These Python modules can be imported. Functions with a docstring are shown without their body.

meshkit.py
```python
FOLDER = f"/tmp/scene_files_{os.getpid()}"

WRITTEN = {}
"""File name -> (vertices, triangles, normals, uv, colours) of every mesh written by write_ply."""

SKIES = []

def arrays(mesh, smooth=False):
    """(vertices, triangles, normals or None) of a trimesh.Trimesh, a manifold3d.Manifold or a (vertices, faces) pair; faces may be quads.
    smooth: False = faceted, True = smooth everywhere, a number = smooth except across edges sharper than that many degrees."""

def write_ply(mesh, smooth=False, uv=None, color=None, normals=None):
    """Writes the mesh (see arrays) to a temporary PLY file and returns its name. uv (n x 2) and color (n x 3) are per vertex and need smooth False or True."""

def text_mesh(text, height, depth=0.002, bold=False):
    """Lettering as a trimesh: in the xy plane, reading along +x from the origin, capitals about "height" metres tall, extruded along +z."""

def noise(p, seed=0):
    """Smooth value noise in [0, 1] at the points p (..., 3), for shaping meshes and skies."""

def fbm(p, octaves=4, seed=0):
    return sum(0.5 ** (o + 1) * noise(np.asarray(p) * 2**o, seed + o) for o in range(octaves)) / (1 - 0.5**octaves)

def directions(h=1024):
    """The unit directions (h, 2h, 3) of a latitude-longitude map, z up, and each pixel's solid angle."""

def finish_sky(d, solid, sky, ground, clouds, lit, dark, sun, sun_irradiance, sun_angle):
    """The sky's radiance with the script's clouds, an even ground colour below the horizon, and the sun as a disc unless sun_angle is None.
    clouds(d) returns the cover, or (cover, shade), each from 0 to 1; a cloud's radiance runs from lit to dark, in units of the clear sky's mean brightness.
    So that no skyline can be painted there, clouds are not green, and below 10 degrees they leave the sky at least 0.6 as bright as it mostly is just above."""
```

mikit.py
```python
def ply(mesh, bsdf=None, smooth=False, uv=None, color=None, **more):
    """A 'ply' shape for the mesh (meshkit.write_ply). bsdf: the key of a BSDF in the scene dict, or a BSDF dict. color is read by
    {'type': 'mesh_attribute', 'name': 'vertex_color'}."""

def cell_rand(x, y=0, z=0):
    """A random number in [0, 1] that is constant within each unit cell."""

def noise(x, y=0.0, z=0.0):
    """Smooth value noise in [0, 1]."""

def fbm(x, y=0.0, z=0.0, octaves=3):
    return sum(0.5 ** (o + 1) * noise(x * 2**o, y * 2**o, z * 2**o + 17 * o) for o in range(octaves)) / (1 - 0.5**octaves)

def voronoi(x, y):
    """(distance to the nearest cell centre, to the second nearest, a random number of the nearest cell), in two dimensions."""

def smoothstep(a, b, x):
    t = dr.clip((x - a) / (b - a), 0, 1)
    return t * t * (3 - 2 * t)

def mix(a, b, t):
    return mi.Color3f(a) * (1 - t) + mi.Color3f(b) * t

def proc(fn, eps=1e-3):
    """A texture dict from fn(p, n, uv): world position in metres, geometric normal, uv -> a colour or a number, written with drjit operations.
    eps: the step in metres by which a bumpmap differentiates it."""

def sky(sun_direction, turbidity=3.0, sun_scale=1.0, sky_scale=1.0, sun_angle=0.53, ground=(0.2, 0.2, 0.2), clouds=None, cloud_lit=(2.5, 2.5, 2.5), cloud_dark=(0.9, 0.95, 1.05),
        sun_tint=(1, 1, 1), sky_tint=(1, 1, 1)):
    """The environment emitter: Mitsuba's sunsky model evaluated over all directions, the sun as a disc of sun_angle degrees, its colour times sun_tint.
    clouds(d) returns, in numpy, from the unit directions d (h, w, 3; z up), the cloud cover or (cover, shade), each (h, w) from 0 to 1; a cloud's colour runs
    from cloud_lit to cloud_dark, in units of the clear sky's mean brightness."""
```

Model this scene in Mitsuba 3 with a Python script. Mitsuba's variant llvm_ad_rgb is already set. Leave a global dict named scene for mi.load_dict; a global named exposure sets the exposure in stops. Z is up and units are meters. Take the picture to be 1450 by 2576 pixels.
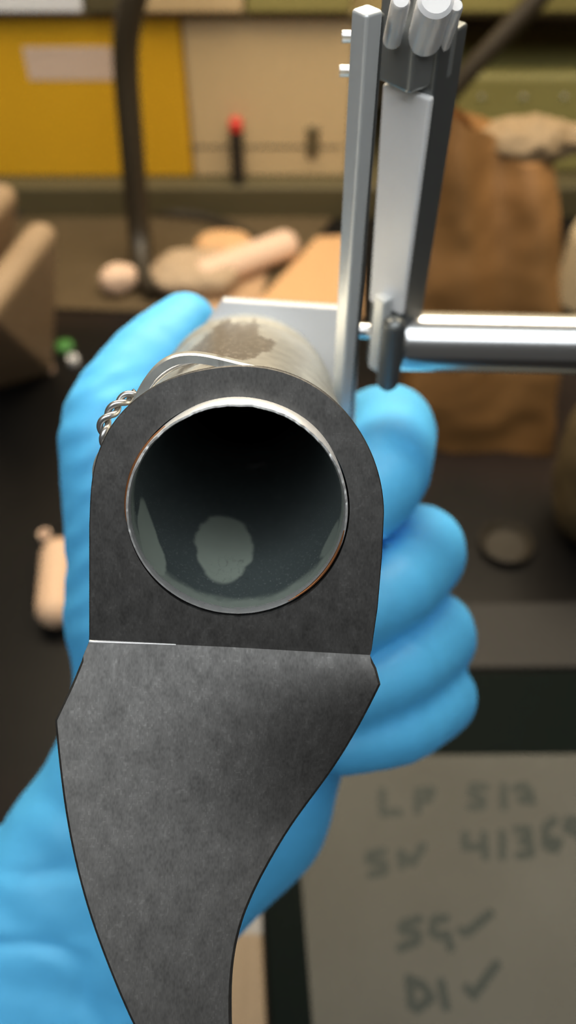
import math, random
import numpy as np, trimesh, drjit as dr, mitsuba as mi, mikit, meshkit
import manifold3d as m3
from shapely.geometry import Polygon, LineString
from mikit import noise, fbm, smoothstep, mix, proc

random.seed(3); np.random.seed(3)
T = mi.ScalarTransform4f
scene, labels = {'type': 'scene'}, {}

# ------------------------------------------------------------------ camera
W_, H_, FOC = 1450, 2576, 2140.0
PITCH = math.radians(50)
EYE = np.array([0, 0, 0.42])
RT = np.array([1.0, 0, 0])
FW = np.array([0, math.cos(PITCH), -math.sin(PITCH)])
DN = np.array([0, -math.sin(PITCH), -math.cos(PITCH)])
FOCUS = 0.1305
scene['camera'] = {
    'type': 'thinlens', 'fov_axis': 'x', 'fov': 2 * math.degrees(math.atan(W_ / 2 / FOC)),
    'aperture_radius': 0.0012, 'focus_distance': FOCUS, 'near_clip': 0.01, 'far_clip': 50.0,
    'to_world': T().look_at(origin=EYE.tolist(), target=(EYE + FW).tolist(), up=[0, 0, 1])}
exposure = 0.0

# ------------------------------------------------------------------ light
LAMP_A, LAMP_B, ENV = 12.6, 2.8, 0.055
scene['room_glow'] = {'type': 'constant', 'radiance': {'type': 'rgb', 'value': [ENV * 1.0, ENV * 0.95, ENV * 0.88]}}

def lamp(name, center, half, tilt, power, color, label):
    """a ceiling luminaire: a tray-shaped housing and a glowing diffuser below it"""
    tw = T().translate(center).rotate([1, 0, 0], tilt)
    hx, hy = half
    box = trimesh.creation.box((2 * hx + 0.03, 2 * hy + 0.03, 0.03)); box.apply_translation([0, 0, 0.017])
    rim = [trimesh.creation.box((2 * hx + 0.03, 0.012, 0.018)), trimesh.creation.box((2 * hx + 0.03, 0.012, 0.018)),
           trimesh.creation.box((0.012, 2 * hy + 0.03, 0.018)), trimesh.creation.box((0.012, 2 * hy + 0.03, 0.018))]
    for r, o in zip(rim, ((0, hy + 0.009), (0, -hy - 0.009), (hx + 0.009, 0), (-hx - 0.009, 0))):
        r.apply_translation([o[0], o[1], -0.004])
    scene[name + '__housing'] = mikit.ply(trimesh.util.concatenate([box] + rim), 'white_enamel', to_world=tw)
    v = np.array([[-hx, -hy, 0], [hx, -hy, 0], [hx, hy, 0], [-hx, hy, 0.0]])
    scene[name + '__diffuser'] = mikit.ply((v, np.array([[0, 2, 1], [0, 3, 2]])), 'white_enamel', to_world=tw,
        emitter={'type': 'area', 'radiance': {'type': 'rgb', 'value': [power * c for c in color]}})
    labels[name] = {'label': label, 'category': 'lamp'}

lamp('bench_lamp', [0.05, 0.52, 0.68], (0.32, 0.14), -10, LAMP_A, (1.0, 0.86, 0.64), 'long lamp with white housing over the rear of the workbench')
lamp('ceiling_lamp', [-0.06, -0.25, 1.10], (0.62, 0.34), 18, LAMP_B, (0.93, 0.98, 1.0), 'wide ceiling lamp with white housing above the near side of the workbench')

# ------------------------------------------------------------------ helpers
def ray(px, py):
    return RT * (px - W_ / 2) / FOC + DN * (py - H_ / 2) / FOC + FW
def P(px, py, mm):                       # the point seen there at that depth
    return EYE + ray(px, py) * mm / 1000.0
def on_plane(px, py, o, n):
    r = ray(px, py); return EYE + r * (np.dot(o - EYE, n) / np.dot(r, n))
def B(px, py, z=0.0):                    # on the workbench
    return on_plane(px, py, np.array([0, 0, z]), np.array([0, 0, 1.0]))
def V(px, py, y):                        # on an upright plane facing the viewer
    return on_plane(px, py, np.array([0, y, 0]), np.array([0, 1.0, 0]))
def add(key, mesh, mat, smooth=False, **kw):
    scene[key] = mikit.ply(mesh, mat, smooth=smooth, **kw)
def tag(key, label, cat=None, group=None, kind=None):
    d = labels.setdefault(key, {})
    if label: d['label'] = label
    if cat: d['category'] = cat
    if group: d['group'] = group
    if kind: d['kind'] = kind
def to_tm(m):
    a = m.to_mesh(); return trimesh.Trimesh(a.vert_properties[:, :3], a.tri_verts, process=False)
def to_mf(t):
    t = trimesh.Trimesh(t.vertices, t.faces); t.merge_vertices()
    return m3.Manifold(m3.Mesh(np.asarray(t.vertices, np.float32), np.asarray(t.faces, np.uint32)))
def rbox(sx, sy, sz, r, seg=12):
    """box with rounded edges, centred"""
    s = m3.Manifold.sphere(r, seg)
    pts = [s.translate((x * (sx / 2 - r), y * (sy / 2 - r), z * (sz / 2 - r))) for x in (-1, 1) for y in (-1, 1) for z in (-1, 1)]
    return to_tm(m3.Manifold.batch_hull(pts))
def hull_pts(pts, r, seg=12):
    s = m3.Manifold.sphere(r, seg)
    return to_tm(m3.Manifold.batch_hull([s.translate(tuple(map(float, p))) for p in pts]))
def spline(pts, n):
    from scipy.interpolate import CubicSpline
    p = np.asarray(pts, float); d = np.r_[0, np.cumsum(np.linalg.norm(np.diff(p, axis=0), axis=1))]
    return CubicSpline(d, p)(np.linspace(0, d[-1], n))
def tube(pts, r, sides=16, cap=True):
    p = np.asarray(pts, float); n = len(p)
    t = np.gradient(p, axis=0); t /= np.linalg.norm(t, axis=1, keepdims=True)
    a = np.cross(t[0], [0.31, 0.17, 0.93]); a /= np.linalg.norm(a)
    A = []
    for i in range(n):
        a = a - t[i] * np.dot(a, t[i]); a /= np.linalg.norm(a); A.append(a)
    A = np.array(A); Bn = np.cross(t, A)
    ang = np.arange(sides) * 2 * np.pi / sides
    rr = np.broadcast_to(r, (n,))
    v = (p[:, None] + rr[:, None, None] * (np.cos(ang)[None, :, None] * A[:, None] + np.sin(ang)[None, :, None] * Bn[:, None])).reshape(-1, 3)
    f = []
    for i in range(n - 1):
        for j in range(sides):
            k = (j + 1) % sides
            f += [[i * sides + j, i * sides + k, (i + 1) * sides + k], [i * sides + j, (i + 1) * sides + k, (i + 1) * sides + j]]
    if cap:
        v = np.vstack([v, p[0], p[-1]]); c0, c1 = n * sides, n * sides + 1
        for j in range(sides):
            k = (j + 1) % sides
            f += [[c0, k, j], [c1, (n - 1) * sides + j, (n - 1) * sides + k]]
    return trimesh.Trimesh(v, f, process=False)
def frame(o, ax, ay, az):
    m = np.eye(4); m[:3, 0], m[:3, 1], m[:3, 2], m[:3, 3] = ax, ay, az, o; return m
def lathe(profile, n=64):
    """profile: list of (r, z)"""
    pr = np.asarray(profile, float); k = len(pr)
    a = np.arange(n) * 2 * np.pi / n
    v = np.stack([pr[None, :, 0] * np.cos(a)[:, None], pr[None, :, 0] * np.sin(a)[:, None], np.broadcast_to(pr[None, :, 1], (n, k))], -1).reshape(-1, 3)
    f = []
    for i in range(n):
        j = (i + 1) % n
        for q in range(k - 1):
            f += [[i * k + q, j * k + q, j * k + q + 1], [i * k + q, j * k + q + 1, i * k + q + 1]]
    return trimesh.Trimesh(v, f, process=False)
def plate(poly, thick, c, hole=None):
    """solid from a 2-D outline lying in z 0..-thick (front at z=0), its rims chamfered by c"""
    pts = np.asarray(poly, float)
    if Polygon(pts).exterior.is_ccw is False:
        pts = pts[::-1]; c = c if np.isscalar(c) else np.asarray(c)[::-1]
    nxt, prv = np.roll(pts, -1, 0), np.roll(pts, 1, 0)
    d1, d0 = nxt - pts, pts - prv
    d1 /= np.linalg.norm(d1, axis=1, keepdims=True); d0 /= np.linalg.norm(d0, axis=1, keepdims=True)
    n1, n0 = np.stack([-d1[:, 1], d1[:, 0]], 1), np.stack([-d0[:, 1], d0[:, 0]], 1)
    c = np.broadcast_to(np.asarray(c, float), (len(pts),))[:, None]
    b = n1 + n0; b /= np.maximum((b * n1).sum(1, keepdims=True), 0.35)
    ins = pts + b * c
    rings = [(ins, 0), (pts, -c[:, 0]), (pts, c[:, 0] - thick), (ins, -thick)]
    n = len(pts)
    v = np.vstack([np.c_[r, np.broadcast_to(z, (n,))] for r, z in rings])
    f = []
    for q in range(3):
        for i in range(n):
            j = (i + 1) % n
            f += [[q * n + i, (q + 1) * n + j, q * n + j], [q * n + i, (q + 1) * n + i, (q + 1) * n + j]]
    tri = np.asarray(m3.triangulate([ins * 1000.0], 1e-9)).reshape(-1, 3)
    f = np.vstack([np.array(f), tri, tri[:, ::-1] + 3 * n])
    m = trimesh.Trimesh(v, f, process=False)
    if m.volume < 0: m.invert()
    if hole is not None:
        m = to_tm(to_mf(m) - hole)
    return m
def densify(px, closed=True, step=12.0):
    out = []
    p = np.asarray(px, float); n = len(p)
    for i in range(n if closed else n - 1):
        a, b = p[i], p[(i + 1) % n]; k = max(1, int(np.linalg.norm(b - a) / step))
        out += [a + (b - a) * t / k for t in range(k)]
    return np.array(out)
def bumpy(mesh, amp, freq, seed=0, octaves=3):
    v = np.array(mesh.vertices); n = np.array(mesh.vertex_normals)
    d = meshkit.fbm(v * freq, octaves, seed) - 0.5
    return trimesh.Trimesh(v + n * (d * 2 * amp)[:, None], mesh.faces, process=False)

# ------------------------------------------------------------------ materials
def rgb(*c): return {'type': 'rgb', 'value': list(c)}
def mat(name, base, rough, metallic=0.0, bump=None, bump_scale=0.0, eps=1e-4, **kw):
    b = {'type': 'principled', 'base_color': base if isinstance(base, dict) else rgb(*base),
         'roughness': rough, 'metallic': metallic, **kw}
    if bump is not None:
        b = {'type': 'bumpmap', 'arbitrary': proc(bump, eps), 'scale': bump_scale, 'bsdf': b}
    scene[name] = {'type': 'twosided', 'bsdf': b}
def dotp(p, o, a): return (p.x - float(o[0])) * float(a[0]) + (p.y - float(o[1])) * float(a[1]) + (p.z - float(o[2])) * float(a[2])

mat('white_enamel', (0.8, 0.8, 0.78), 0.4)
# tool frame: hole centre, plate tilted 12 degrees, tube axis towards its vanishing point
C0 = P(598, 1285, 130)
PT = math.radians(12)
PX = RT.copy()
PY = DN * math.cos(PT) + FW * math.sin(PT)          # down along the plate
PN = np.cross(PX, PY); PN = PN if np.dot(PN, FW) < 0 else -PN   # towards the viewer
AX = ray(655, 560); AX = AX / np.linalg.norm(AX)    # along the tube, away
AU = -(PY - AX * np.dot(PY, AX)); AU /= np.linalg.norm(AU)
AR = RT - AX * np.dot(RT, AX) - AU * np.dot(RT, AU); AR /= np.linalg.norm(AR)

def steel_color(p, n, uv):
    u, v = dotp(p, C0, PX) * 1000, dotp(p, C0, PY) * 1000
    g = noise(u * 5.2, v * 2.4, 3.0) * 0.5 + noise(u * 2.6, v * 2.2, 9.0) * 0.5
    s = fbm(u * 0.55, v * 0.45, 1.0, 3)
    fleck = smoothstep(0.70, 0.92, noise(u * 3.1, v * 2.7, 20.0)) * smoothstep(0.42, 0.62, s)
    k = 0.092 + 0.05 * g + 0.05 * (s - 0.5) + 0.03 * fleck
    return mi.Color3f(k, k * 0.97, k * 0.94)
def steel_rough(p, n, uv):
    u, v = dotp(p, C0, PX) * 1000, dotp(p, C0, PY) * 1000
    return 0.40 + 0.12 * fbm(u * 1.9, v * 0.7, 5.0, 2)
mat('dark_steel', proc(steel_color), proc(steel_rough), 0.85, specular=0.5)

def tube_color(p, n, uv):
    a, u, v = dotp(p, C0, AX) * 1000, dotp(p, C0, AR) * 1000, dotp(p, C0, AU) * 1000
    th = dr.atan2(u, v)                              # 0 on top, + to the right
    g = fbm(u * 0.5, v * 0.5, a * 0.25, 4)
    w = fbm(th * 9, a * 0.10, 4.0, 4) - 0.5          # a rubbed dark patch on top, pale grease round it
    e = dr.sqrt(dr.square((th + 0.15) / 0.55) + dr.square((a - 42) / 34)) + w * 0.9
    clean = 1 - smoothstep(0.72, 0.92, e)
    s = smoothstep(0.62, 0.80, noise(th * 40, a * 0.9, 2.0)) * 0.35
    return mix((0.60, 0.61, 0.58), (0.27, 0.255, 0.235), clean) * (0.80 + 0.4 * g) * (1 + s * clean)
mat('greased_steel', proc(tube_color), 0.36, 0.7)
mat('bright_liner', (0.93, 0.92, 0.91), 0.36, 0.5)
mat('rim_metal', (0.62, 0.62, 0.61), 0.34, 0.55)

def bore_color(p, n, uv):
    a, u, v = dotp(p, C0, AX) * 1000, dotp(p, C0, AR) * 1000, dotp(p, C0, AU) * 1000
    th = dr.atan2(u, -v)                             # 0 at the bottom, + to the right
    w = 0.10 * (fbm(th * 5, a * 0.3, 2.0, 3) - 0.5)
    # a wiped oval of pale film at the bottom, one at the left, a streak at the right
    e1 = dr.sqrt(dr.square((th + 0.22 + w) / 0.33) + dr.square((a - 26.0) / 17.0))
    e2 = dr.sqrt(dr.square((th + 1.10 + 0.022 * (a - 5) + w) / 0.30) + dr.square((a - 6.5) / 7.5))
    e3 = dr.sqrt(dr.square((th - 1.15 + w) / 0.20) + dr.square((a - 4.5) / 3.0))
    film = dr.maximum(dr.maximum(1 - smoothstep(0.93, 1.06, e1), (1 - smoothstep(0.90, 1.08, e2))), 0.6 * (1 - smoothstep(0.8, 1.1, e3)))
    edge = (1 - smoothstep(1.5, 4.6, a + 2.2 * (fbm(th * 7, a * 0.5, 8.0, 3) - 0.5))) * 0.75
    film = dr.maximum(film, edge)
    speck = smoothstep(0.86, 0.97, noise(th * 75, a * 5.5, 7.0)) * 0.9
    crack = smoothstep(0.47, 0.50, noise(th * 14, a * 0.9, 31.0)) * (1 - smoothstep(0.50, 0.53, noise(th * 14, a * 0.9, 31.0)))
    crack = crack * (1 - smoothstep(0.6, 1.1, dr.sqrt(dr.square((th + 0.12) / 0.25) + dr.square((a - 15.5) / 7)))) 
    base = mix((0.078, 0.097, 0.098), (0.32, 0.37, 0.32), film)
    return base * (1 - 0.8 * crack) + mi.Color3f(0.25) * speck * (1 - film)
mat('bore_film', proc(bore_color), 0.42, 0.0, specular=0.5)
mat('pale_flange', (0.62, 0.63, 0.66), 0.5, 0.35)
mat('wire', (0.52, 0.51, 0.50), 0.30, 0.9)
mat('chrome', (0.90, 0.91, 0.92), 0.24, 1.0)
mat('brushed_alu', (0.84, 0.86, 0.86), 0.36, 0.40)
mat('highlight_white', (0.93, 0.92, 0.92), 0.3, 0.0)
mat('mid_metal', (0.36, 0.37, 0.36), 0.35, 0.6)
mat('warm_reflection', (0.55, 0.22, 0.09), 0.35, 0.8)
mat('grey_metal', (0.20, 0.21, 0.21), 0.4, 0.7)
mat('bore_dark', (0.004, 0.004, 0.004), 0.8, specular=0.05)
mat('black_grip', (0.03, 0.03, 0.03), 0.5)

def glove_color(p, n, uv):
    g = fbm(p.x * 90, p.y * 90, p.z * 90, 3)
    return mi.Color3f(0.095, 0.475, 0.87) * (0.93 + 0.14 * g)
mat('nitrile', proc(glove_color), 0.50, 0.0, specular=0.4, sheen=0.3)

# ------------------------------------------------------------------ setting
WALL_Y = 0.86
def wall_color(p, n, uv):
    return mix((0.40, 0.30, 0.17), (0.46, 0.36, 0.21), fbm(p.x * 12, p.z * 12, 1.0, 3))
mat('wall_paint', proc(wall_color), 0.7)
def floor_color(p, n, uv):
    return mix((0.20, 0.19, 0.17), (0.26, 0.25, 0.23), fbm(p.x * 6, p.y * 6, 1.0, 3))
mat('floor_vinyl', proc(floor_color), 0.5)
w = trimesh.creation.box((2.6, 0.08, 2.1)); w.apply_translation([0, WALL_Y + 0.04, 0.15])
add('wall_back', w, 'wall_paint'); tag('wall_back', 'tan painted wall behind the workbench', kind='structure')
w = trimesh.creation.box((2.6, 2.4, 0.05)); w.apply_translation([0, -0.26, -0.925])
add('floor', w, 'floor_vinyl'); tag('floor', 'grey floor under the workbench', kind='structure')

def bench_color(p, n, uv):
    g = fbm(p.x * 14, p.y * 14, 2.0, 4)
    s = smoothstep(0.52, 0.68, fbm(p.x * 7 + 5, p.y * 9, 6.0, 3))
    return mix((0.006, 0.006, 0.006), (0.013, 0.011, 0.009), g) + mi.Color3f(0.010, 0.005, 0.004) * s
mat('bench_black', proc(bench_color), 0.35, 0.0, specular=0.12)
mat('bench_base', (0.10, 0.10, 0.10), 0.5)
m = rbox(1.7, 1.25, 0.04, 0.006); m.apply_translation([0, WALL_Y - 0.63, -0.02])
add('workbench__top', m, 'bench_black', smooth=30)
m = trimesh.creation.box((1.5, 0.9, 0.86)); m.apply_translation([0, WALL_Y - 0.5, -0.47])
add('workbench__base', m, 'bench_base')
tag('workbench', 'black workbench top spread under the whole clutter', 'workbench')

# ------------------------------------------------------------------ the tool: plate, blade, tube
def loc2(px, py, o, ax, ay, n):
    q = on_plane(px, py, o, n) - o
    return [np.dot(q, ax), np.dot(q, ay)]
PF = frame(C0, PX, -PY, PN)                          # local: x right, y up, z towards the viewer
if np.linalg.det(PF[:3, :3]) < 0: PF[:3, 0] *= -1
arc = spline([(225, 1300), (229, 1225), (243, 1150), (283, 1066), (352, 995), (430, 951), (520, 927), (608, 919), (700, 931), (790, 969), (868, 1034), (920, 1108), (953, 1190), (967, 1290)], 70)
outline = np.vstack([arc, densify([(967, 1290), (962, 1400), (951, 1530), (934, 1646)], False), densify([(932, 1648), (580, 1628), (224, 1612)], False), densify([(224, 1612), (224, 1310)], False)])
pl = np.array([loc2(x, y, C0, PF[:3, 0], PF[:3, 1], PF[:3, 2]) for x, y in outline])
R_IN, R_OUT = 0.01625, 0.01685
hole = m3.Manifold.cylinder(0.02, R_OUT + 0.00030, R_OUT + 0.00030, 160, True)
cc = np.where((outline[:, 1] > 1608) & (outline[:, 1] < 1650), 0.00002, 0.00018)
m = plate(pl, 0.0032, cc, hole); m.apply_transform(PF)
add('tube_tool__face_plate', m, 'dark_steel', smooth=25)
tag('tube_tool', 'dark steel plate with a round tube mouth and pointed blade, held in the blue glove', 'tool')
# blade: its own plane, bent forward about the fold line
F0 = on_plane(224, 1612, C0, PN); F1 = on_plane(932, 1648, C0, PN)
BX = (F1 - F0) / np.linalg.norm(F1 - F0)
bn = PN * math.cos(math.radians(21)) + (-PY) * math.sin(math.radians(21))
BN = bn - BX * np.dot(bn, BX); BN /= np.linalg.norm(BN)
BY = np.cross(BN, BX)
BF = frame(F0, BX, BY, BN)
left = spline([(137, 1812), (146, 1905), (164, 2045), (194, 2195), (230, 2322), (276, 2450), (330, 2580), (412, 2730), (500, 2850), (560, 2915)], 60)
right = spline([(960, 1722), (905, 1840), (832, 1966), (742, 2090), (682, 2184), (636, 2270), (604, 2352), (588, 2425), (580, 2505), (579, 2580), (583, 2730), (588, 2850), (592, 2912)], 80)
blade_px = np.vstack([densify([(224, 1604), (224, 1614), (180, 1722), (137, 1812)], False), left, right[::-1], densify([(960, 1722), (948, 1680), (932, 1650), (932, 1640)], False), densify([(932, 1640), (580, 1620), (224, 1604)], False)])
keep = [0] + [i for i in range(1, len(blade_px)) if np.linalg.norm(blade_px[i] - blade_px[i - 1]) > 1]
blade_px = blade_px[keep]
bl = np.array([loc2(x, y, F0, BX, BY, BN) for x, y in blade_px])
cc = np.where(blade_px[:, 1] < 1656, 0.00002, 0.00040)
m = to_tm(to_mf(plate(bl, 0.0026, cc)).refine_to_length(0.002))
bv = np.array(m.vertices)                             # the blade rolls off towards its right edge
ct = np.clip(-bv[:, 1] / 0.030, 0, 1)
bv[:, 2] -= 4.6 * np.maximum(bv[:, 0] + 0.002, 0) ** 2 * ct * ct * (3 - 2 * ct)
m = trimesh.Trimesh(bv, m.faces, process=False); m.apply_transform(BF)
add('tube_tool__blade', m, 'dark_steel', smooth=25)
# thin bright ridge along part of the fold
ridge = [on_plane(225 + t * 218, 1613.5 + t * 8.0, C0, PN) + PN * 0.00002 for t in np.linspace(0, 1, 24)]
add('tube_tool__fold_ridge', tube(ridge, np.linspace(0.00030, 0.00012, 24), 8), 'bright_liner', smooth=True)
tag('tube_tool__fold_ridge', 'bright edge along the fold')
# tube frame: z along the tube, away from the viewer
TF = frame(C0, AR, -AU, AX)
if np.linalg.det(TF[:3, :3]) < 0: TF[:3, 0] *= -1
LT = 0.085
SX, SY = np.sign(np.dot(TF[:3, 0], AR)), np.sign(np.dot(TF[:3, 1], -AU))
# liner: protruding lip, thin rough rim, bore
na = 512; a = np.arange(na) * 2 * np.pi / na
rimn = 0.00018 * (meshkit.noise(np.c_[np.cos(a) * 14, np.sin(a) * 14, a * 0], 4) - 0.5) + 0.00010 * (meshkit.noise(np.c_[np.cos(a) * 40, np.sin(a) * 40, a * 0], 5) - 0.5)
prof = [(R_OUT, 0.004), (R_OUT, -0.00002), (R_OUT, -0.0009), (R_OUT - 0.00008, -0.0011), (R_IN + 0.00022, -0.00115), (R_IN + 0.00004, -0.0006), (R_IN - 0.00002, 0.0001)]
lm = lathe(prof, na); vv = np.array(lm.vertices).reshape(na, len(prof), 3)
flare = 0.00004 + 0.00070 * np.exp(-((np.arctan2(vv[:, 0, 0] * SX, -vv[:, 0, 1] * SY) - 0.30) / 0.72) ** 4)
vv[:, 1, :2] *= (1 + flare / R_OUT)[:, None]
for q in (3, 4, 5):
    vv[:, q, 2] += rimn * (1.6 if q < 5 else 0.8); vv[:, q, :2] *= (1 + rimn * 40)[:, None]
def strip(q0, q1):
    w2 = vv[:, q0:q1 + 1]; kk = q1 - q0 + 1; f = []
    for i in range(na):
        j = (i + 1) % na
        for q in range(kk - 1):
            f += [[i * kk + q, j * kk + q, j * kk + q + 1], [i * kk + q, j * kk + q + 1, i * kk + q + 1]]
    mm = trimesh.Trimesh(w2.reshape(-1, 3), f, process=False); mm.apply_transform(TF); return mm
add('tube_tool__rim', strip(3, 6), 'rim_metal', smooth=50)
lm = strip(0, 3)
add('tube_tool__liner_lip', lm, 'bright_liner', smooth=40); tag('tube_tool__liner_lip', 'shiny rim around the tube mouth')
zb = np.linspace(-0.0003, LT + 0.016, 60)
bm = lathe([(R_IN, z) for z in zb], 128); bm.invert(); bm.apply_transform(TF)
ep = trimesh.creation.cylinder(R_IN + 0.0004, 0.004, sections=64); ep.apply_translation([0, 0, LT + 0.018]); ep.apply_transform(TF)
add('tube_tool__bore_dark_disc', ep, 'bore_dark', smooth=30)  # added black disc, paints the shade deep in the bore
add('tube_tool__bore', bm, 'bore_film', smooth=40); tag('tube_tool__bore', 'dark bore with pale green film wiped on it')
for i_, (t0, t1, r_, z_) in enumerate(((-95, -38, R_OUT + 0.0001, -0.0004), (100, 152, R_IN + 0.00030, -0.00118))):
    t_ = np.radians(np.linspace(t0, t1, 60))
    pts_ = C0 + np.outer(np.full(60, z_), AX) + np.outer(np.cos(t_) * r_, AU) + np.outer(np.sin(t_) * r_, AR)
    key = 'tube_tool__warm_glint' + ('' if i_ == 0 else '_001')
    add(key, tube(pts_, 0.00022 * np.sin(np.linspace(0.02, 0.98, 60) * np.pi) ** 0.5 + 0.00002, 8), 'warm_reflection', smooth=True)  # thin arcs painted as warm reflections along the rim
    tag(key, 'copper-coloured arc painted as a warm reflection on the tube mouth')
# outer tube with a bead next to the flange
RO = 0.0206
prof = [(R_OUT + 0.001, 0.003), (RO - 0.0005, 0.003), (RO, 0.0036)] + [(RO, z) for z in np.linspace(0.006, LT - 0.012, 30)]
prof += [(RO + 0.0006 * math.sin(t * math.pi) ** 2, LT - 0.012 + 0.004 * t) for t in np.linspace(0.05, 1, 10)]
prof += [(RO + 0.0005 * t, LT - 0.008 + 0.0078 * t) for t in np.linspace(0.1, 1, 8)]
tm = lathe(prof, 128); tm.apply_transform(TF)
add('tube_tool__tube', tm, 'greased_steel', smooth=35)
# collar clamped round the tube right behind the plate, a little off centre
prof = [(0.0200, 0.0034), (0.0212, 0.0034), (0.0215, 0.0038), (0.0215, 0.0060), (0.0212, 0.0064), (0.0200, 0.0064), (0.0200, 0.0034)]
cm = lathe(prof, 256); cv = np.array(cm.vertices)
th = np.degrees(np.arctan2(cv[:, 0] * SX, -cv[:, 1] * SY))
gr = 0.0034 * np.exp(-((th + 24) / 19) ** 2) + 0.0016 * np.exp(-((th + 74) / 13) ** 2)
rr = np.hypot(cv[:, 0], cv[:, 1]); cv[:, :2] *= ((rr + gr) / rr)[:, None]
cm = trimesh.Trimesh(cv, cm.faces, process=False); cm.apply_transform(TF)
add('tube_tool__collar', cm, 'greased_steel', smooth=30)
# square flange at the far end
CF = C0 + AX * LT
fl_px = [(560, 753), (905, 776), (890, 1160), (330, 1160), (400, 985)]
FFm = frame(CF, AR, AU, -AX)
if np.linalg.det(FFm[:3, :3]) < 0: FFm[:3, 0] *= -1
fp = densify(np.array([loc2(x, y, CF, FFm[:3, 0], FFm[:3, 1], FFm[:3, 2]) for x, y in fl_px]), True, 0.003)
m = plate(fp, 0.008, 0.0005, m3.Manifold.cylinder(0.05, 0.0175, 0.0175, 96, True)); m.apply_transform(FFm)
add('tube_tool__flange', m, 'pale_flange', smooth=25); tag('tube_tool__flange', 'pale grey square flange behind the tube')
# grip inside the fist
gp = spline([P(640, 1150, 226), P(660, 1400, 229), P(655, 1600, 228), P(650, 1760, 226)], 24)
add('tube_tool__grip', tube(gp, 0.0135, 28), 'black_grip', smooth=40)

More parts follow.
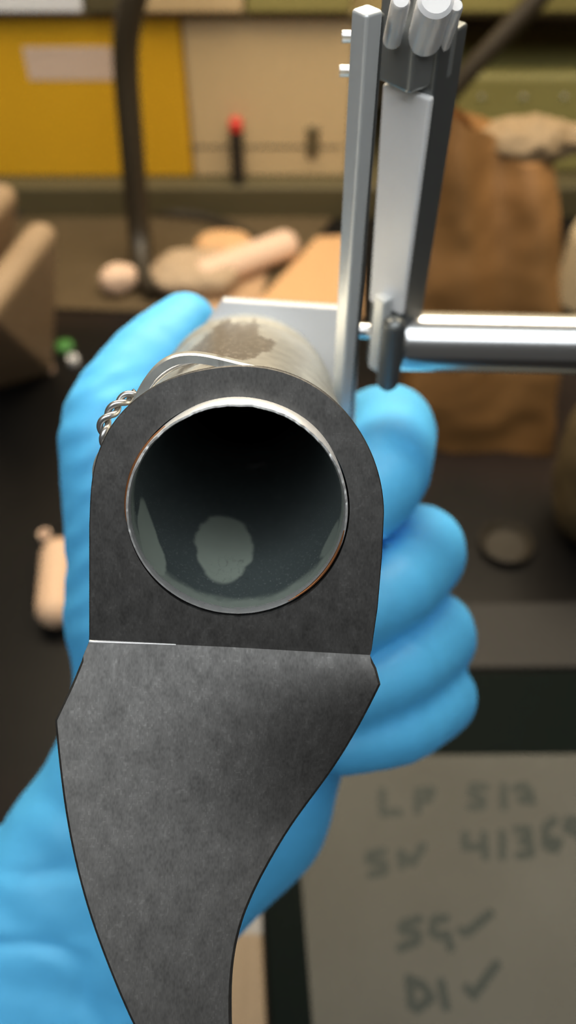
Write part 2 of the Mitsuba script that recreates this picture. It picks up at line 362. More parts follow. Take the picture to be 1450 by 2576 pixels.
# sealing wire: a loop over the collar and a twisted tail
def tp(r, ang, z):
    """point on a circle of the tube: ang in degrees from up, clockwise as seen"""
    t = math.radians(ang); return C0 + AX * z + AU * r * math.cos(t) + AR * r * math.sin(t)
loop = spline([P(352, 1012, 139), P(385, 955, 140), P(420, 913, 142), P(465, 893, 144), P(530, 896, 146), P(600, 909, 146), P(660, 930, 145), P(720, 965, 142)], 90)
add('sealing_wire__loop', tube(loop, 0.00044, 14), 'wire', smooth=True)
band = spline([P(372, 985, 137), P(420, 936, 139), P(480, 911, 141), P(560, 907, 142), P(640, 922, 142), P(700, 950, 140)], 70)
add('sealing_wire__loop_001', tube(band, 0.00036, 12), 'wire', smooth=True)
core = spline([P(345, 990, 134.5), P(312, 1006, 133.5), P(283, 1034, 132.5), P(262, 1068, 132), P(262, 1098, 132), P(270, 1114, 132.5)], 160)
tt = np.gradient(core, axis=0); tt /= np.linalg.norm(tt, axis=1, keepdims=True)
e1 = np.cross(tt, FW); e1 /= np.linalg.norm(e1, axis=1, keepdims=True); e2 = np.cross(tt, e1)
for k in range(2):
    ph = np.linspace(0, 2 * np.pi * 1.9, 160) + k * np.pi + 0.6
    am = 0.00060
    q = core + am * (np.cos(ph)[:, None] * e1 + np.sin(ph)[:, None] * e2)
    add('sealing_wire__strand' + ('' if k == 0 else '_001'), tube(q, 0.00052, 14), 'wire', smooth=True)
tag('sealing_wire', 'thin grey wire looped behind the steel plate with a twisted tail', 'wire')

# ------------------------------------------------------------------ steel frame at the right
YAW = 40.0
def upright(px, py0, mm, wx, wy, py1, yaw=YAW, r=0.0006, grow=1.0, start=None, shift=0.0):
    """world-vertical rounded bar standing on the point seen at (px, py0, mm), up to the picture row py1"""
    A = P(px, py0, mm)
    up = np.array([0, 0, 1.0])
    # height at which the point reaches row py1
    k = (py1 - H_ / 2) / FOC
    d = A - EYE; y0, z0 = np.dot(d, DN), np.dot(d, FW)
    rise = lambda k: (y0 - k * z0) / (-np.dot(up, DN) + k * np.dot(up, FW))
    h = rise(k); h0 = 0.0 if start is None else rise((start - H_ / 2) / FOC)
    A = A + up * h0; h = h - h0
    m = rbox(wx, wy, h, r); mv = np.array(m.vertices) + [shift, 0, 0]; mv[:, :2] *= (1 + (grow - 1) * (mv[:, 2:] / h + 0.5)); m = trimesh.Trimesh(mv, m.faces, process=False)
    m.apply_transform(trimesh.transformations.rotation_matrix(math.radians(yaw), [0, 0, 1]))
    m.apply_translation(A + up * h / 2)
    return m, A, h
m, A, h = upright(856, 1075, 207, 0.0034, 0.0034, 22, grow=1.12)
add('upright_stand__slide_bar', m, 'brushed_alu', smooth=30)
m, A, h = upright(878, 1060, 210, 0.0016, 0.0016, 30)
add('upright_stand__slide_bar_001', m, 'grey_metal', smooth=30)
m, A, h = upright(984, 905, 212, 0.0088, 0.0090, 60, 52, grow=1.12)
add('upright_stand__post', m, 'grey_metal', smooth=30)
m, A, h = upright(984, 905, 212, 0.0016, 0.0090, 200, 52, 0.0005, 1.16, start=748, shift=-0.0047)
add('upright_stand__reflection_plate', m, 'highlight_white', smooth=30); tag('upright_stand__reflection_plate', 'pale plate painted as a bright reflection on the post')  # added plate, paints the bright reflection on the left face of the post
m, A, h = upright(948, 925, 206, 0.0030, 0.0034, 745, 40)
add('upright_stand__bracket', m, 'brushed_alu', smooth=30)
m, A, h = upright(974, 975, 205, 0.0050, 0.0050, 800, 40, 0.002)
add('upright_stand__foot', m, 'grey_metal', smooth=30)
add('upright_stand__pin', tube([P(885, 830, 206), P(940, 833, 206)], 0.0019, 20), 'chrome', smooth=30)
c0, c1 = P(1000, 857, 206), P(1560, 868, 206)
d = (c1 - c0) / np.linalg.norm(c1 - c0)
cyl = [c0, c0 + d * 0.0006, c0 + d * 0.001] + [c0 + d * t for t in np.linspace(0.002, 0.16, 40)]
add('upright_stand__cross_tube', tube(cyl, np.r_[0.0060, 0.0068, 0.0071, np.full(40, 0.0072)], 64), 'chrome', smooth=35)
m, A, h = upright(1040, 200, 158, 0.0115, 0.0095, -160, 38, 0.0012)
add('upright_stand__head', m, 'mid_metal', smooth=30)
for k, (x, y, z, r) in enumerate(((1008, 6, 137, 0.0016), (1096, 4, 137, 0.0030), (1147, 20, 140, 0.0012))):
    bz = P(x, y, z)
    add('upright_stand__bolt' + ('' if k == 0 else '_%03d' % k), tube([bz + FW * 0.011, bz - FW * 0.0002 , bz - FW * 0.0008], [r, r, r * 0.8], 24), 'highlight_white', smooth=30)  # white colour stands in for the shine on the heads
tag('upright_stand', 'chrome and grey steel frame of upright bars and a cross tube, right of the flange', 'frame')
# two small screws left of the slide bar
for k, (x, y) in enumerate(((884, 92), (878, 178))):
    key = 'upright_stand__screw' + ('' if k == 0 else '_001')
    cpt = P(x, y, 168)
    add(key, tube([cpt - RT * 0.0018, cpt + RT * 0.004], 0.0011, 16), 'chrome', smooth=30)

# ------------------------------------------------------------------ gloved hand
def rcone(p, a, b, ra, rb):
    """signed distance to a rounded cone (approximate), arrays of points"""
    ab = b - a; t = np.clip(((p - a) @ ab) / np.dot(ab, ab), 0, 1)
    return np.linalg.norm(p - a - t[..., None] * ab, axis=-1) - (ra + (rb - ra) * t)
def smin(a, b, k):
    h = np.clip(0.5 + 0.5 * (b - a) / k, 0, 1); return b + (a - b) * h - k * h * (1 - h)
def surface_nets(f, o, s):
    ins = f < 0
    c = np.zeros(tuple(np.array(f.shape) - 1), int)
    for i, j, k in np.ndindex(2, 2, 2): c += ins[i:i + c.shape[0], j:j + c.shape[1], k:k + c.shape[2]]
    act = (c > 0) & (c < 8)
    idx = -np.ones(c.shape, int); cells = np.argwhere(act); idx[act] = np.arange(len(cells))
    acc, cnt = np.zeros((len(cells), 3)), np.zeros(len(cells))
    cor = list(np.ndindex(2, 2, 2))
    for x in range(8):
        for y in range(x + 1, 8):
            A_, B_ = np.array(cor[x]), np.array(cor[y])
            if np.abs(A_ - B_).sum() != 1: continue
            fa, fb = f[tuple((cells + A_).T)], f[tuple((cells + B_).T)]
            on = (fa < 0) != (fb < 0)
            t = np.where(on, fa / np.where(on, fa - fb, 1), 0)
            acc += on[:, None] * (A_ + t[:, None] * (B_ - A_)); cnt += on
    v = o + s * (cells + acc / cnt[:, None])
    faces = []
    for ax in range(3):
        u, w2 = (ax + 1) % 3, (ax + 2) % 3
        sl0 = [slice(None)] * 3; sl1 = [slice(None)] * 3
        sl0[ax], sl1[ax] = slice(0, -1), slice(1, None)
        e = np.argwhere(ins[tuple(sl0)] != ins[tuple(sl1)])
        e = e[(e[:, u] > 0) & (e[:, w2] > 0) & (e[:, u] < f.shape[u] - 1) & (e[:, w2] < f.shape[w2] - 1)]
        du, dw = np.eye(3, dtype=int)[u], np.eye(3, dtype=int)[w2]
        q = np.stack([idx[tuple((e - du - dw).T)], idx[tuple((e - dw).T)], idx[tuple(e.T)], idx[tuple((e - du).T)]], 1)
        flip = ~ins[tuple(e.T)]
        q[flip] = q[flip][:, ::-1]
        faces.append(q)
    q = np.vstack(faces)
    return trimesh.Trimesh(v, np.vstack([q[:, [0, 1, 2]], q[:, [0, 2, 3]]]), process=False)

def spline_pchip(pts, n):
    from scipy.interpolate import PchipInterpolator
    p = np.asarray(pts); d = np.r_[0, np.cumsum(np.linalg.norm(np.diff(p[:, :3], axis=0), axis=1))]
    dd = np.linspace(0, d[-1], 400); raw = np.stack([np.interp(dd, d, p[:, i]) for i in range(4)], 1)
    from scipy.ndimage import gaussian_filter1d
    sm = gaussian_filter1d(raw, 18, axis=0, mode='nearest')    # rounds the joints
    return sm[np.linspace(0, 399, n).astype(int)]
def hand():
    # camera space in mm: x right, y down, z away
    def cp(px, py, mm): return np.array([(px - W_ / 2) / FOC * mm, (py - H_ / 2) / FOC * mm, mm])
    k = lambda pxr, mm: pxr / FOC * mm               # radius from its size in the picture
    fingers = [
        # each: MCP, PIP, DIP, tip as (px, py, depth, radius px)
        [(800, 1140, 274, 96), (990, 1068, 238, 112), (972, 1200, 216, 112), (850, 1325, 206, 106)],
        [(820, 1400, 275, 96), (1070, 1378, 240, 116), (990, 1480, 212, 112), (850, 1575, 204, 100)],
        [(820, 1590, 272, 92), (1108, 1590, 240, 108), (1005, 1686, 214, 102), (860, 1755, 206, 92)],
        [(810, 1740, 266, 86), (1120, 1742, 238, 98), (1010, 1832, 216, 93), (850, 1868, 208, 84)]]
    thumb = [(330, 1560, 228, 150), (262, 1062, 222, 116), (376, 914, 230, 112), (474, 808, 238, 78)]
    J = []                                           # (group, a, b, ra, rb)
    for n, f in enumerate(fingers + [thumb]):
        ch = spline_pchip([np.r_[cp(*p[:3]), k(p[3], p[2])] for p in f], 16)
        for p, q in zip(ch, ch[1:]):
            J.append((n, p[:3], q[:3], p[3], q[3]))
    wr = [(400, 1960, 236), (620, 2010, 236)]
    palm = []
    for f in fingers:
        palm.append((cp(*f[0][:3]), cp(510, 1950, 240), k(100, 260), k(150, 240)))
        palm.append((cp(f[0][0] - 240, f[0][1], 268), cp(510, 1950, 240), k(110, 260), k(150, 240)))
        palm.append((cp(*f[0][:3]), cp(f[0][0] - 240, f[0][1], 268), k(100, 260), k(110, 260)))
    palm.append((cp(330, 1560, 236), cp(400, 1960, 236), k(150, 230), k(190, 236)))
    palm.append((cp(770, 1840, 240), cp(640, 2010, 232), k(125, 228), k(140, 232)))   # heel below the little finger
    palm.append((cp(700, 1700, 250), cp(640, 2010, 232), k(125, 250), k(140, 232)))
    arm = []
    for off, r in ((-170, 150), (0, 180), (165, 152)):
        a, b = np.array([500 + off * .78, 1960 + off * .62]), np.array([-430 + off * .85, 3130 + off * .68])
        arm.append((cp(a[0], a[1], 232), cp(b[0], b[1], 226), k(r, 232), k(r * 1.05, 226)))
    s = 1.4
    lo, hi = np.array([-160.0, -70, 185]), np.array([62.0, 225, 296])
    dims = np.ceil((hi - lo) / s).astype(int)
    g = np.stack(np.meshgrid(*[lo[i] + s * np.arange(dims[i]) for i in range(3)], indexing='ij'), -1).astype(np.float32)
    def group(lst, kk):
        d = None
        for a, b, ra, rb in lst:
            x = rcone(g, a.astype(np.float32), b.astype(np.float32), ra, rb)
            d = x if d is None else smin(d, x, kk)
        return d
    body = group(palm + arm, 14.0)
    out = None
    for n in range(5):
        d = group([j[1:] for j in J if j[0] == n], 0.4)
        if n == 4: body = smin(body, d, 10.0)
        else: out = d if out is None else smin(out, d, 1.6)
    f = smin(out, body, 4.0)
    m = surface_nets(f, lo, s)
    trimesh.smoothing.filter_taubin(m, iterations=8)
    if m.volume < 0: m.invert()
    v = np.array(m.vertices); n = np.array(m.vertex_normals)
    # wrinkles: folds across the wrist and along the thumb, fine ripples elsewhere
    px, py = v[:, 0] / v[:, 2] * FOC + W_ / 2, v[:, 1] / v[:, 2] * FOC + H_ / 2
    sa = v @ np.array([-0.62, 0.78, 0.0]); sb = v @ np.array([0.78, 0.62, 0.0])
    wst = np.clip((py - 1880) / 200, 0, 1) * np.clip((620 - px) / 200, 0, 1)
    fold = np.sin(sa * 0.34 + 9.0 * meshkit.fbm(v * 0.035, 3, 2) + sb * 0.20)
    thm = np.exp(-((px - 240) / 150) ** 2) * np.clip((1750 - py) / 300, 0, 1) * np.clip((py - 820) / 150, 0, 1)
    st = v @ np.array([0.55, 0.83, 0.0])
    tf = np.sin(st * 0.85 + 7 * meshkit.fbm(v * 0.05, 3, 8))
    fm = meshkit.fbm(v * 0.06, 3, 21)                 # where the glove bunches up
    d = 0.40 * wst * (fold - 0.3) * np.clip((fm - 0.38) * 5, 0, 1) + 0.30 * thm * tf * np.clip((fm - 0.42) * 5, 0, 1) + 0.3 * (meshkit.fbm(v * 0.09, 3, 5) - 0.5)
    d -= 0.9 * wst * np.exp(-(((meshkit.fbm(v * np.array([0.03, 0.05, 0.03]), 2, 33) - 0.5) * 22) ** 2))
    v = v + n * d[:, None]
    wv = EYE + (v[:, :1] * RT + v[:, 1:2] * DN + v[:, 2:] * FW) / 1000
    m = trimesh.Trimesh(wv, m.faces, process=False)
    if m.volume < 0: m.invert()
    return m
add('gloved_hand', hand(), 'nitrile', smooth=True)
tag('gloved_hand', 'left hand in a light blue disposable glove gripping the steel tool', 'hand')

# ------------------------------------------------------------------ paper with handwriting, folder, wooden strip
def slab_on_bench(px_pts, z0, thick, r=0.0015, at=None):
    pts = [B(x, y, z0 + thick) if at is None else at for x, y in px_pts]
    return hull_pts([p for q in pts for p in (np.array([q[0], q[1], z0 + r]), np.array([q[0], q[1], z0 + thick - r]))], r, 8)
mat('folder_black', (0.003, 0.006, 0.005), 0.6, specular=0.05)
m = slab_on_bench([(640, 1700), (1700, 1690), (1560, 2900), (706, 2900)], 0.0, 0.005)
add('folder', m, 'folder_black', smooth=30); tag('folder', 'black folder lying under the handwritten paper', 'folder')
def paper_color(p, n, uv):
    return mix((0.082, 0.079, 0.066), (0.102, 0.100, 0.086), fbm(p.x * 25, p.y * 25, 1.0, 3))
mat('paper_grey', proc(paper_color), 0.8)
ZP = 0.0058
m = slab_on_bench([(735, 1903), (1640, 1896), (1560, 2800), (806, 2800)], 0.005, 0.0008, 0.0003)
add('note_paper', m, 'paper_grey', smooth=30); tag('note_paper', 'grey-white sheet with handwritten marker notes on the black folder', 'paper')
mat('marker_ink', (0.012, 0.020, 0.016), 0.6)
strokes = {
    'letter': [  # L P
        [[(962, 1990), (962, 2045), (1005, 2043)]],
        [[(1052, 1990), (1050, 2040)], [(1052, 1992), (1088, 1986), (1080, 2010), (1054, 2020)]],
        # S 1 2
        [[(1222, 1980), (1190, 1978), (1186, 2000), (1214, 2008), (1214, 2028), (1184, 2030)]],
        [[(1268, 1978), (1268, 2030)]],
        [[(1296, 1984), (1322, 1976), (1336, 1996), (1310, 2012), (1340, 2016)]],
        # S N
        [[(965, 2142), (930, 2150), (928, 2166), (968, 2172), (968, 2192), (934, 2200)]],
        [[(1012, 2178), (1008, 2146), (1038, 2170), (1064, 2128)]],
        # 4 1 1 3 6 9
        [[(1172, 2098), (1170, 2132), (1212, 2130)], [(1218, 2100), (1222, 2156)]],
        [[(1264, 2096), (1264, 2156)]],
        [[(1300, 2088), (1330, 2086), (1332, 2106), (1312, 2116), (1336, 2126), (1336, 2148), (1306, 2152)]],
        [[(1396, 2062), (1374, 2080), (1372, 2128), (1396, 2138), (1408, 2116), (1376, 2112)]],
        [[(1462, 2068), (1432, 2062), (1426, 2088), (1454, 2096), (1466, 2072), (1462, 2112)]],
        # S G
        [[(1056, 2312), (1014, 2326), (1010, 2340), (1052, 2348), (1050, 2368), (1008, 2384)]],
        [[(1122, 2310), (1092, 2314), (1088, 2348), (1110, 2356), (1126, 2350), (1134, 2384)]],
        # D I
        [[(1030, 2462), (1036, 2530), (1050, 2538), (1086, 2510), (1066, 2480), (1030, 2464)]],
        [[(1110, 2472), (1122, 2532)]]],
    'check_mark': [
        [[(1160, 2342), (1176, 2346), (1234, 2298)]],
        [[(1176, 2486), (1192, 2504), (1250, 2426)]]]}
for name, lst in strokes.items():
    for i, st in enumerate(lst):
        parts = []
        for s in st:
            p2 = [B(x, y, ZP)[:2] for x, y in s]
            g = LineString(p2).buffer(0.0020, quad_segs=4)
            parts.append(trimesh.creation.extrude_polygon(g, 0.00012, engine='earcut'))
        mm = trimesh.util.concatenate(parts); mm.apply_translation([0, 0, ZP])
        add('note_paper__' + name + ('' if i == 0 else '_%03d' % i), mm, 'marker_ink')
    tag('note_paper__' + name, 'black marker ' + name.replace('_', ' '))
def wood_color(p, n, uv):
    return mix((0.30, 0.22, 0.14), (0.22, 0.155, 0.095), fbm(p.x * 320, p.y * 12, 3.0, 3))
mat('wood', proc(wood_color), 0.6)
mat('grey_paint', (0.30, 0.29, 0.28), 0.5)
m = slab_on_bench([(560, 2350), (652, 2352), (676, 2900), (540, 2900)], 0.0, 0.004)
add('wooden_strip__stick', m, 'wood', smooth=30)
m = slab_on_bench([(566, 2215), (650, 2217), (652, 2348), (560, 2346)], 0.0, 0.004)
add('wooden_strip__tip', m, 'grey_paint', smooth=30); tag('wooden_strip__tip', 'pale grey tip')
tag('wooden_strip', 'flat wooden strip with a pale tip left of the black folder', 'wooden strip')

# ------------------------------------------------------------------ rear of the bench
YL = 0.712                                            # front of the ledge
def box_between(x0, x1, y0, y1, z0, z1, r=0.003):
    m = rbox(x1 - x0, y1 - y0, z1 - z0, r); m.apply_translation([(x0 + x1) / 2, (y0 + y1) / 2, (z0 + z1) / 2]); return m
mat('ledge_olive', (0.085, 0.068, 0.030), 0.6)
zl = V(400, 452, YL)[2]
add('ledge', box_between(-0.62, 0.62, YL - 0.014, WALL_Y - 0.002, 0, zl, 0.002), 'ledge_olive', smooth=30)
tag('ledge', 'long dark olive ledge along the wall at the back of the workbench', 'ledge')
YB = YL + 0.004
def xw(px, py, y): return V(px, py, y)[0]
ztop = V(300, 38, YB)[2]
mat('yellow_paint', (0.66, 0.36, 0.012), 0.55)
mat('beige_paint', (0.58, 0.42, 0.225), 0.55)
add('yellow_box__body', box_between(xw(-190, 240, YB), xw(467, 240, YB), YB, YB + 0.10, zl, ztop - 0.001, 0.003), 'yellow_paint', smooth=30)
q0, q1 = V(55, 118, YB), V(292, 202, YB)
mat('label_pink', (0.62, 0.46, 0.36), 0.7)
add('yellow_box__label', box_between(q0[0], q1[0], YB - 0.0006, YB + 0.002, q1[2], q0[2], 0.0005), 'label_pink', smooth=30)
tag('yellow_box__label', 'pale pinkish label')
tag('yellow_box', 'bright yellow box with a pale label on the ledge by the wall', 'box')
add('beige_box__body', box_between(xw(472, 240, YB), xw(884, 240, YB), YB, YB + 0.10, zl, ztop - 0.002, 0.003), 'beige_paint', smooth=30)
q0, q1 = V(772, 318, YB), V(802, 388, YB)
mat('dark_latch', (0.10, 0.075, 0.035), 0.5)
add('beige_box__latch', box_between(q0[0], q1[0], YB - 0.003, YB + 0.002, q1[2], q0[2], 0.001), 'dark_latch', smooth=30)
tag('beige_box__latch', 'small dark latch')
q0, q1 = V(478, 366, YB), V(860, 372, YB)
add('beige_box__seam', box_between(q0[0], q1[0], YB - 0.0006, YB + 0.001, q1[2], q0[2], 0.0003), 'dark_latch')
tag('beige_box', 'tan box with a small dark latch beside the yellow box', 'box')
# marker pen with a red end, in front of the beige box
mat('black_plastic', (0.02, 0.017, 0.014), 0.45)
mat('red_plastic', (0.55, 0.02, 0.012), 0.4)
p0 = V(600, 455, YL - 0.005); p0[2] = zl
pz = V(604, 325, YL - 0.005)[2]
rp = 17 / FOC * 0.72
add('marker_pen__barrel', tube([p0, [p0[0], p0[1], (pz + zl) * 0.5], [p0[0], p0[1], pz]], rp, 20), 'black_plastic', smooth=40)
pt = V(604, 298, YL - 0.005)[2]
add('marker_pen__cap', tube([[p0[0], p0[1], pz], [p0[0], p0[1], pt - 0.002], [p0[0], p0[1], pt]], [rp * 1.05, rp * 1.0, rp * 0.6], 20), 'red_plastic', smooth=40)
tag('marker_pen__cap', 'red end'); tag('marker_pen', 'upright black pen with a red end before the tan box', 'pen')
# overhead shelf and what lies on it
mat('shelf_wood', (0.16, 0.12, 0.05), 0.6)
ZS = ztop + 0.0005
add('wall_shelf', box_between(-0.62, 0.62, YL - 0.002, WALL_Y - 0.002, ZS, ZS + 0.003, 0.001), 'shelf_wood', smooth=30)
tag('wall_shelf', 'dark wooden shelf on the wall above the yellow box', 'shelf')
mat('white_card', (0.72, 0.72, 0.74), 0.6)
mat('olive_card', (0.26, 0.22, 0.07), 0.6)
YS = YL - 0.006
for key, x0, x1, hh, mt, lb in (('white_box', -190, 205, 0.05, 'white_card', 'white box on the shelf above the yellow box'),
                                ('grey_box', 210, 340, 0.06, 'ledge_olive', 'dark olive box on the shelf between white and tan boxes'),
                                ('tan_carton', 352, 612, 0.05, 'beige_paint', 'tan carton on the shelf right of the black hose'),
                                ('olive_box', 618, 884, 0.05, 'olive_card', 'olive box on the shelf above the tan box')):
    add(key, box_between(xw(x0, 10, YS), xw(x1, 10, YS), YS, YS + 0.09, ZS + 0.0035, ZS + 0.0035 + hh, 0.003), mt, smooth=30)
    tag(key, lb, 'box')
add('green_box', box_between(xw(1140, 40, YS), xw(1640, 40, YS), YS, YS + 0.09, ZS + 0.0035, ZS + 0.054, 0.003), 'olive_card', smooth=30)
tag('green_box', 'olive green box on the shelf at the right behind the hanging cable', 'box')
# olive tray on the ledge at the right, with a row of rivets
mat('olive_paint', (0.30, 0.26, 0.085), 0.5)
yt = YL + 0.01
za, zb2 = V(1300, 188, yt)[2], V(1300, 300, yt)[2]
add('olive_tray__body', box_between(xw(1060, 240, yt), xw(1640, 240, yt), yt, yt + 0.1, zl, za, 0.006), 'olive_paint', smooth=30)
for k, px in enumerate((1130, 1212, 1318, 1420)):
    c = V(px, 244, yt)
    s = trimesh.creation.icosphere(2, 0.0022); s.apply_translation(c)
    add('olive_tray__rivet' + ('' if k == 0 else '_%03d' % k), s, 'chrome', smooth=True)
tag('olive_tray', 'olive metal tray with a row of rivets behind the brown paper bag', 'tray')

# hoses and cables
mat('hose_rubber', (0.030, 0.022, 0.012), 0.5)
hx_ = V(350, -60, 0.64)[0]
hp = [np.array([hx_ + 0.05, WALL_Y + 0.002, 0.36]), np.array([hx_ + 0.035, 0.76, 0.345]), np.array([hx_ + 0.018, 0.68, 0.30]), V(350, -60, 0.64), V(322, 60, 0.64), V(318, 200, 0.64), V(330, 350, 0.635), V(342, 500, 0.63), V(352, 600, 0.622)]
hp += [B(370, 702, 0.012), B(400, 730, 0.0105)]
add('hose', tube(spline(hp, 80), 0.0095, 20), 'hose_rubber', smooth=40); tag('hose', 'dark rubber hose hanging in front of the yellow box', 'hose')
cx_ = V(1400, -60, 0.66)[0]
cp_ = [np.array([cx_ + 0.07, WALL_Y + 0.002, 0.34]), np.array([cx_ + 0.045, 0.76, 0.32]), np.array([cx_ + 0.02, 0.69, 0.27]), V(1400, -60, 0.66), V(1340, 10, 0.66), V(1250, 105, 0.66), V(1180, 180, 0.66), V(1120, 255, 0.66), V(1080, 330, 0.66), B(1060, 560, 0.008)]
add('cable', tube(spline(cp_, 60), 0.0075, 18), 'hose_rubber', smooth=40); tag('cable', 'dark cable slanting down at the upper right', 'cable')
cp_ = [B(20, 538, 0.005), B(200, 530, 0.005), B(300, 532, 0.005), B(420, 535, 0.005), B(520, 548, 0.005), B(610, 585, 0.005), B(680, 625, 0.005)]
add('cord', tube(spline(cp_, 60), 0.0045, 14), 'hose_rubber', smooth=40); tag('cord', 'thin dark cord lying curved along the foot of the ledge', 'cord')

# brown mat at the back left
def mat_color(p, n, uv):
    return mix((0.070, 0.046, 0.019), (0.10, 0.066, 0.030), fbm(p.x * 20, p.y * 20, 4.0, 3))
mat('mat_brown', proc(mat_color), 0.7)
m = slab_on_bench([(-260, 515), (860, 515), (640, 790), (-150, 760)], 0.0, 0.0025, 0.001)
add('bench_mat', m, 'mat_brown', smooth=30); tag('bench_mat', 'brown mat on the workbench below the ledge', 'mat')

# kraft paper bits in the middle
mat('kraft_orange', (0.62, 0.36, 0.17), 0.7)
mat('kraft_pink', (0.72, 0.50, 0.36), 0.6)
mat('kraft_tan', (0.42, 0.30, 0.19), 0.7)
def blob(px, py, z, rx, ry, rz, amp, fr, seed, rot=0):
    c = B(px, py, z)
    s = trimesh.creation.icosphere(4, 1.0); s.vertices = np.sign(s.vertices) * np.abs(s.vertices) ** 0.85 * [rx, ry, rz]
    s = bumpy(s, amp, fr, seed); s.apply_transform(trimesh.transformations.rotation_matrix(rot, [0, 0, 1])); s.apply_translation(c)
    low = s.vertices[:, 2].min(); 
    if low < 0.003: s.apply_translation([0, 0, 0.003 - low])
    return s
mat('kraft_light', (0.46, 0.29, 0.16), 0.7)
m = slab_on_bench([(395, 650), (520, 625), (690, 612), (640, 800), (470, 800)], 0.0026, 0.0022, 0.0008)
add('kraft_sheet_001', m, 'kraft_light', smooth=30); tag('kraft_sheet_001', 'light brown kraft sheet under the pinkish roll and the crumpled paper', 'paper')
m = slab_on_bench([(905, 592), (800, 596), (640, 772), (905, 790)], 0.0026, 0.006, 0.002)
add('kraft_sheet', m, 'kraft_orange', smooth=30); tag('kraft_sheet', 'orange kraft paper sheet behind the pale flange', 'paper')
add('paper_roll', hull_pts([B(520, 690, 0.018), B(715, 618, 0.018)], 0.0125, 24), 'kraft_pink', smooth=40); tag('paper_roll', 'pinkish paper roll lying aslant beside the orange sheet', 'paper roll')
add('kraft_pad', blob(565, 618, 0.012, 0.024, 0.016, 0.010, 0.002, 60, 3), 'kraft_orange', smooth=True); tag('kraft_pad', 'orange-tan oval pad left of the pinkish roll', 'pad')
add('crumpled_paper', blob(490, 700, 0.012, 0.036, 0.024, 0.012, 0.005, 60, 9), 'kraft_tan', smooth=True); tag('crumpled_paper', 'tan crumpled paper below the oval pad, above the thumb', 'paper')
add('paper_wad', blob(300, 708, 0.012, 0.0155, 0.011, 0.011, 0.002, 70, 12, 0.4), 'kraft_pink', smooth=True); tag('paper_wad', 'small pinkish paper wad near the foot of the hose', 'paper')

# tan binders at the left
def leather(p, n, uv):
    return mix((0.24, 0.16, 0.09), (0.30, 0.205, 0.12), fbm(p.x * 40, p.y * 40, p.z * 40, 3))
mat('tan_board', proc(leather), 0.6)
def leaning(pb0, pt0, pb1, pt1, r, thick):
    off = np.array([-thick, 0, 0])
    return hull_pts([pb0, pt0, pb1, pt1, pb0 + off, pt0 + off, pb1 + off, pt1 + off], r, 16)
ca = [B(104, 915, 0.010), B(108, 596, 0.12), B(-70, 965, 0.010), B(-40, 790, 0.12)]
add('tan_case', leaning(*ca, 0.0085, 0.003), 'tan_board', smooth=40); tag('tan_case', 'tan rounded case leaning at the left edge, nearer of two', 'case')
ca = [B(-10, 790, 0.010), B(8, 498, 0.13), B(-110, 838, 0.010), B(-90, 600, 0.14)]
add('tan_case_001', leaning(*ca, 0.0085, 0.003), 'tan_board', smooth=40); tag('tan_case_001', 'tan rounded case at the far left edge, behind the nearer one', 'case')

# brown paper bag at the right
def kraft_bag(p, n, uv):
    return mix((0.17, 0.074, 0.017), (0.25, 0.120, 0.034), fbm(p.x * 40, p.y * 40, p.z * 12, 3))
mat('kraft_brown', proc(kraft_bag), 0.7)
def bag():
    yb = B(1200, 1140)[1]
    xb0, xb1 = B(1030, 1130)[0], B(1392, 1140)[0]
    yt_ = yb + 0.05
    xt0, xt1 = V(1085, 300, yt_)[0], V(1425, 330, yt_)[0]
    ztl = V(1100, 285, yt_)[2]
    nu, nv = 96, 60
    rows = []
    for j in range(nv):
        t = j / (nv - 1)
        x0, x1 = xb0 + (xt0 - xb0) * t, xb1 + (xt1 - xb1) * t
        dep = 0.07 * (1 - 0.75 * t ** 1.5)
        yc = yb + 0.035 + 0.03 * t
        z = ztl * t
        per = []
        for i in range(nu):
            s = i / nu * 4
            k, q = int(s), s - int(s)
            cx = [(x0 + (x1 - x0) * q, yc - dep / 2), (x1, yc - dep / 2 + dep * q), (x1 - (x1 - x0) * q, yc + dep / 2), (x0, yc + dep / 2 - dep * q)][k]
            per.append((cx[0], cx[1], z))
        rows.append(per)
    v = np.array(rows)
    # slanting upper rim, creases
    tt_ = np.linspace(0, 1, nv)[:, None]
    fx = (v[..., 0] - v[..., 0].min(1, keepdims=True)) / (np.ptp(v[..., 0], axis=1)[:, None])
    v[..., 2] -= 0.030 * tt_ ** 4 * np.clip(fx * 1.6 - 0.2, 0, 1)
    v[..., 1] += 0.006 * np.sin(fx * 11 + 2.2 * tt_) * (0.2 + tt_) + 0.010 * (meshkit.fbm(v * 22, 3, 4) - 0.5)
    v[..., 0] += 0.006 * (meshkit.fbm(v * 26, 3, 6) - 0.5)
    v[..., 2] = np.maximum(v[..., 2], 0.0005)
    f = []
    for j in range(nv - 1):
        for i in range(nu):
            k = (i + 1) % nu
            f += [[j * nu + i, j * nu + k, (j + 1) * nu + k], [j * nu + i, (j + 1) * nu + k, (j + 1) * nu + i]]
    vv = v.reshape(-1, 3); top = v[-1].mean(0) - [0, 0, 0.01]; vv = np.vstack([vv, top])
    f += [[(nv - 1) * nu + i, (nv - 1) * nu + (i + 1) % nu, len(vv) - 1] for i in range(nu)]
    return trimesh.Trimesh(vv, f, process=False)
add('paper_bag', bag(), 'kraft_brown', smooth=40); tag('paper_bag', 'tall brown paper bag standing at the right behind the cross tube', 'bag')
mat('tissue', (0.20, 0.135, 0.070), 0.7)
s_ = trimesh.creation.icosphere(5, 1.0); s_.vertices *= [0.034, 0.018, 0.013]
s_ = bumpy(s_, 0.007, 55, 17); s_.apply_translation(V(1345, 352, 0.478))
add('crumpled_paper_001', s_, 'tissue', smooth=True); tag('crumpled_paper_001', 'crumpled grey-tan paper sticking out of the top of the brown bag', 'paper')
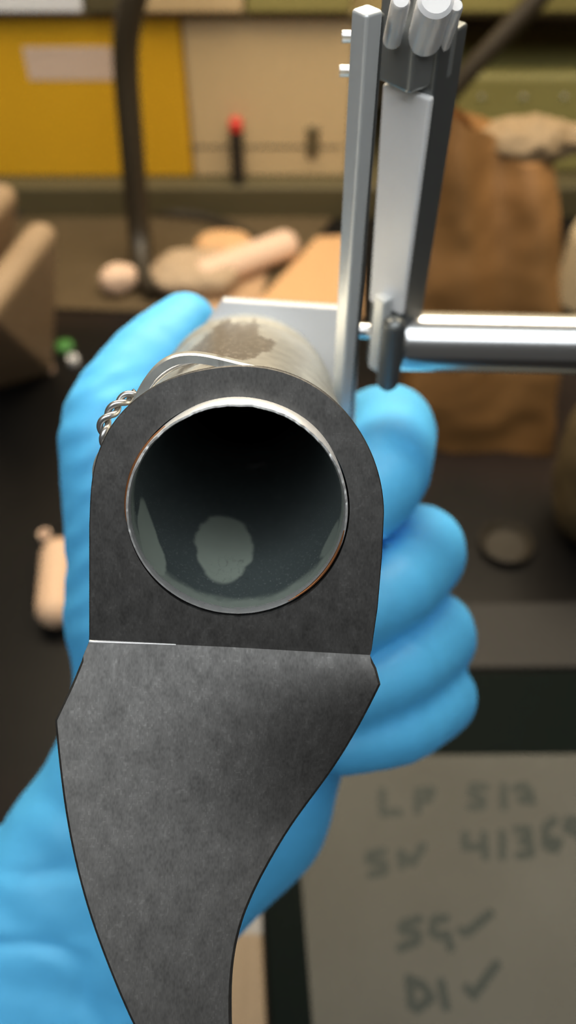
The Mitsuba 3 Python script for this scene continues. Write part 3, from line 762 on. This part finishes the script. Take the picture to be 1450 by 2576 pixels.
# things at the right edge
mat('cream_plastic', (0.62, 0.48, 0.30), 0.5)
jx = V(1426, 640, 0.58)[0] + 0.03
prof = [(0.0, 0.0005), (0.027, 0.0005), (0.030, 0.004), (0.030, 0.055), (0.027, 0.064), (0.022, 0.070), (0.022, 0.080), (0.0, 0.081)]
m = lathe(prof, 48); m.apply_translation([jx, 0.58, 0]); add('cream_jar', m, 'cream_plastic', smooth=40); tag('cream_jar', 'cream jar at the right edge behind the brown bag', 'jar')
mat('pouch_tan', (0.085, 0.058, 0.024), 0.7)
s = trimesh.creation.icosphere(4, 1.0); sv = s.vertices; s.vertices = np.sign(sv) * np.abs(sv) ** 0.8 * [0.037, 0.035, 0.060]
s = bumpy(s, 0.003, 45, 2); s.apply_translation([B(1490, 1300)[0], 0.335, 0.0]); s.apply_translation([0, 0, -s.vertices[:, 2].min() + 0.0005])
add('tan_pouch', s, 'pouch_tan', smooth=True); tag('tan_pouch', 'tan rounded pouch at the right edge in front of the brown bag', 'pouch')
mat('dull_grey', (0.034, 0.028, 0.020), 0.5, specular=0.2)
prof = [(0.0, 0.0005), (0.013, 0.0005), (0.0165, 0.006), (0.0155, 0.0065), (0.012, 0.002), (0.0, 0.0018)]
m = lathe(prof, 48); m.apply_translation(B(1272, 1376)); add('small_dish', m, 'dull_grey', smooth=40); tag('small_dish', 'small grey-brown dish right of the gloved middle finger', 'dish')
mat('dull_steel', (0.028, 0.026, 0.024), 0.5, specular=0.2)
m = slab_on_bench([(1120, 1520), (1700, 1516), (1700, 1672), (1120, 1676)], 0.0, 0.003, 0.001)
add('steel_strip', m, 'dull_steel', smooth=30); tag('steel_strip', 'dull grey steel strip on the workbench right of the gloved ring finger', 'strip')
# left edge: wooden peg and nuts, their glints painted as pale colour
mat('peg_wood', (0.66, 0.44, 0.29), 0.6)
add('wooden_peg', hull_pts([B(150, 1400, 0.012), B(140, 1530, 0.012)], 0.0115, 20), 'peg_wood', smooth=40); tag('wooden_peg', 'pale wooden peg lying left of the gloved thumb', 'peg')
def nut(px, py, key, label, mt='chrome'):
    c = B(px, py, 0.0)
    o = trimesh.creation.cylinder(0.0042, 0.005, sections=6); i = trimesh.creation.cylinder(0.0022, 0.02, sections=24)
    m = to_tm(to_mf(o) - to_mf(i)); m.apply_translation(c + np.array([0, 0, 0.0026])); add(key, m, mt); tag(key, label, 'nut', 'loose nuts at the left')
nut(186, 912, 'hex_nut', 'bright loose nut close to the thumb on the dark bench', 'highlight_white')
nut(125, 932, 'hex_nut_001', 'dull loose nut left of the bright one', 'kraft_pink')
nut(116, 1354, 'hex_nut_002', 'loose nut above the wooden peg', 'kraft_pink')
mat('green_plastic', (0.06, 0.22, 0.05), 0.4)
prof = [(0.0, 0.0005), (0.0065, 0.0005), (0.0065, 0.005), (0.005, 0.006), (0.0, 0.006)]
m = lathe(prof, 32); m.apply_translation(B(165, 880)); add('green_bead', m, 'green_plastic', smooth=40); tag('green_bead', 'small green bead beside the bright nut', 'bead')
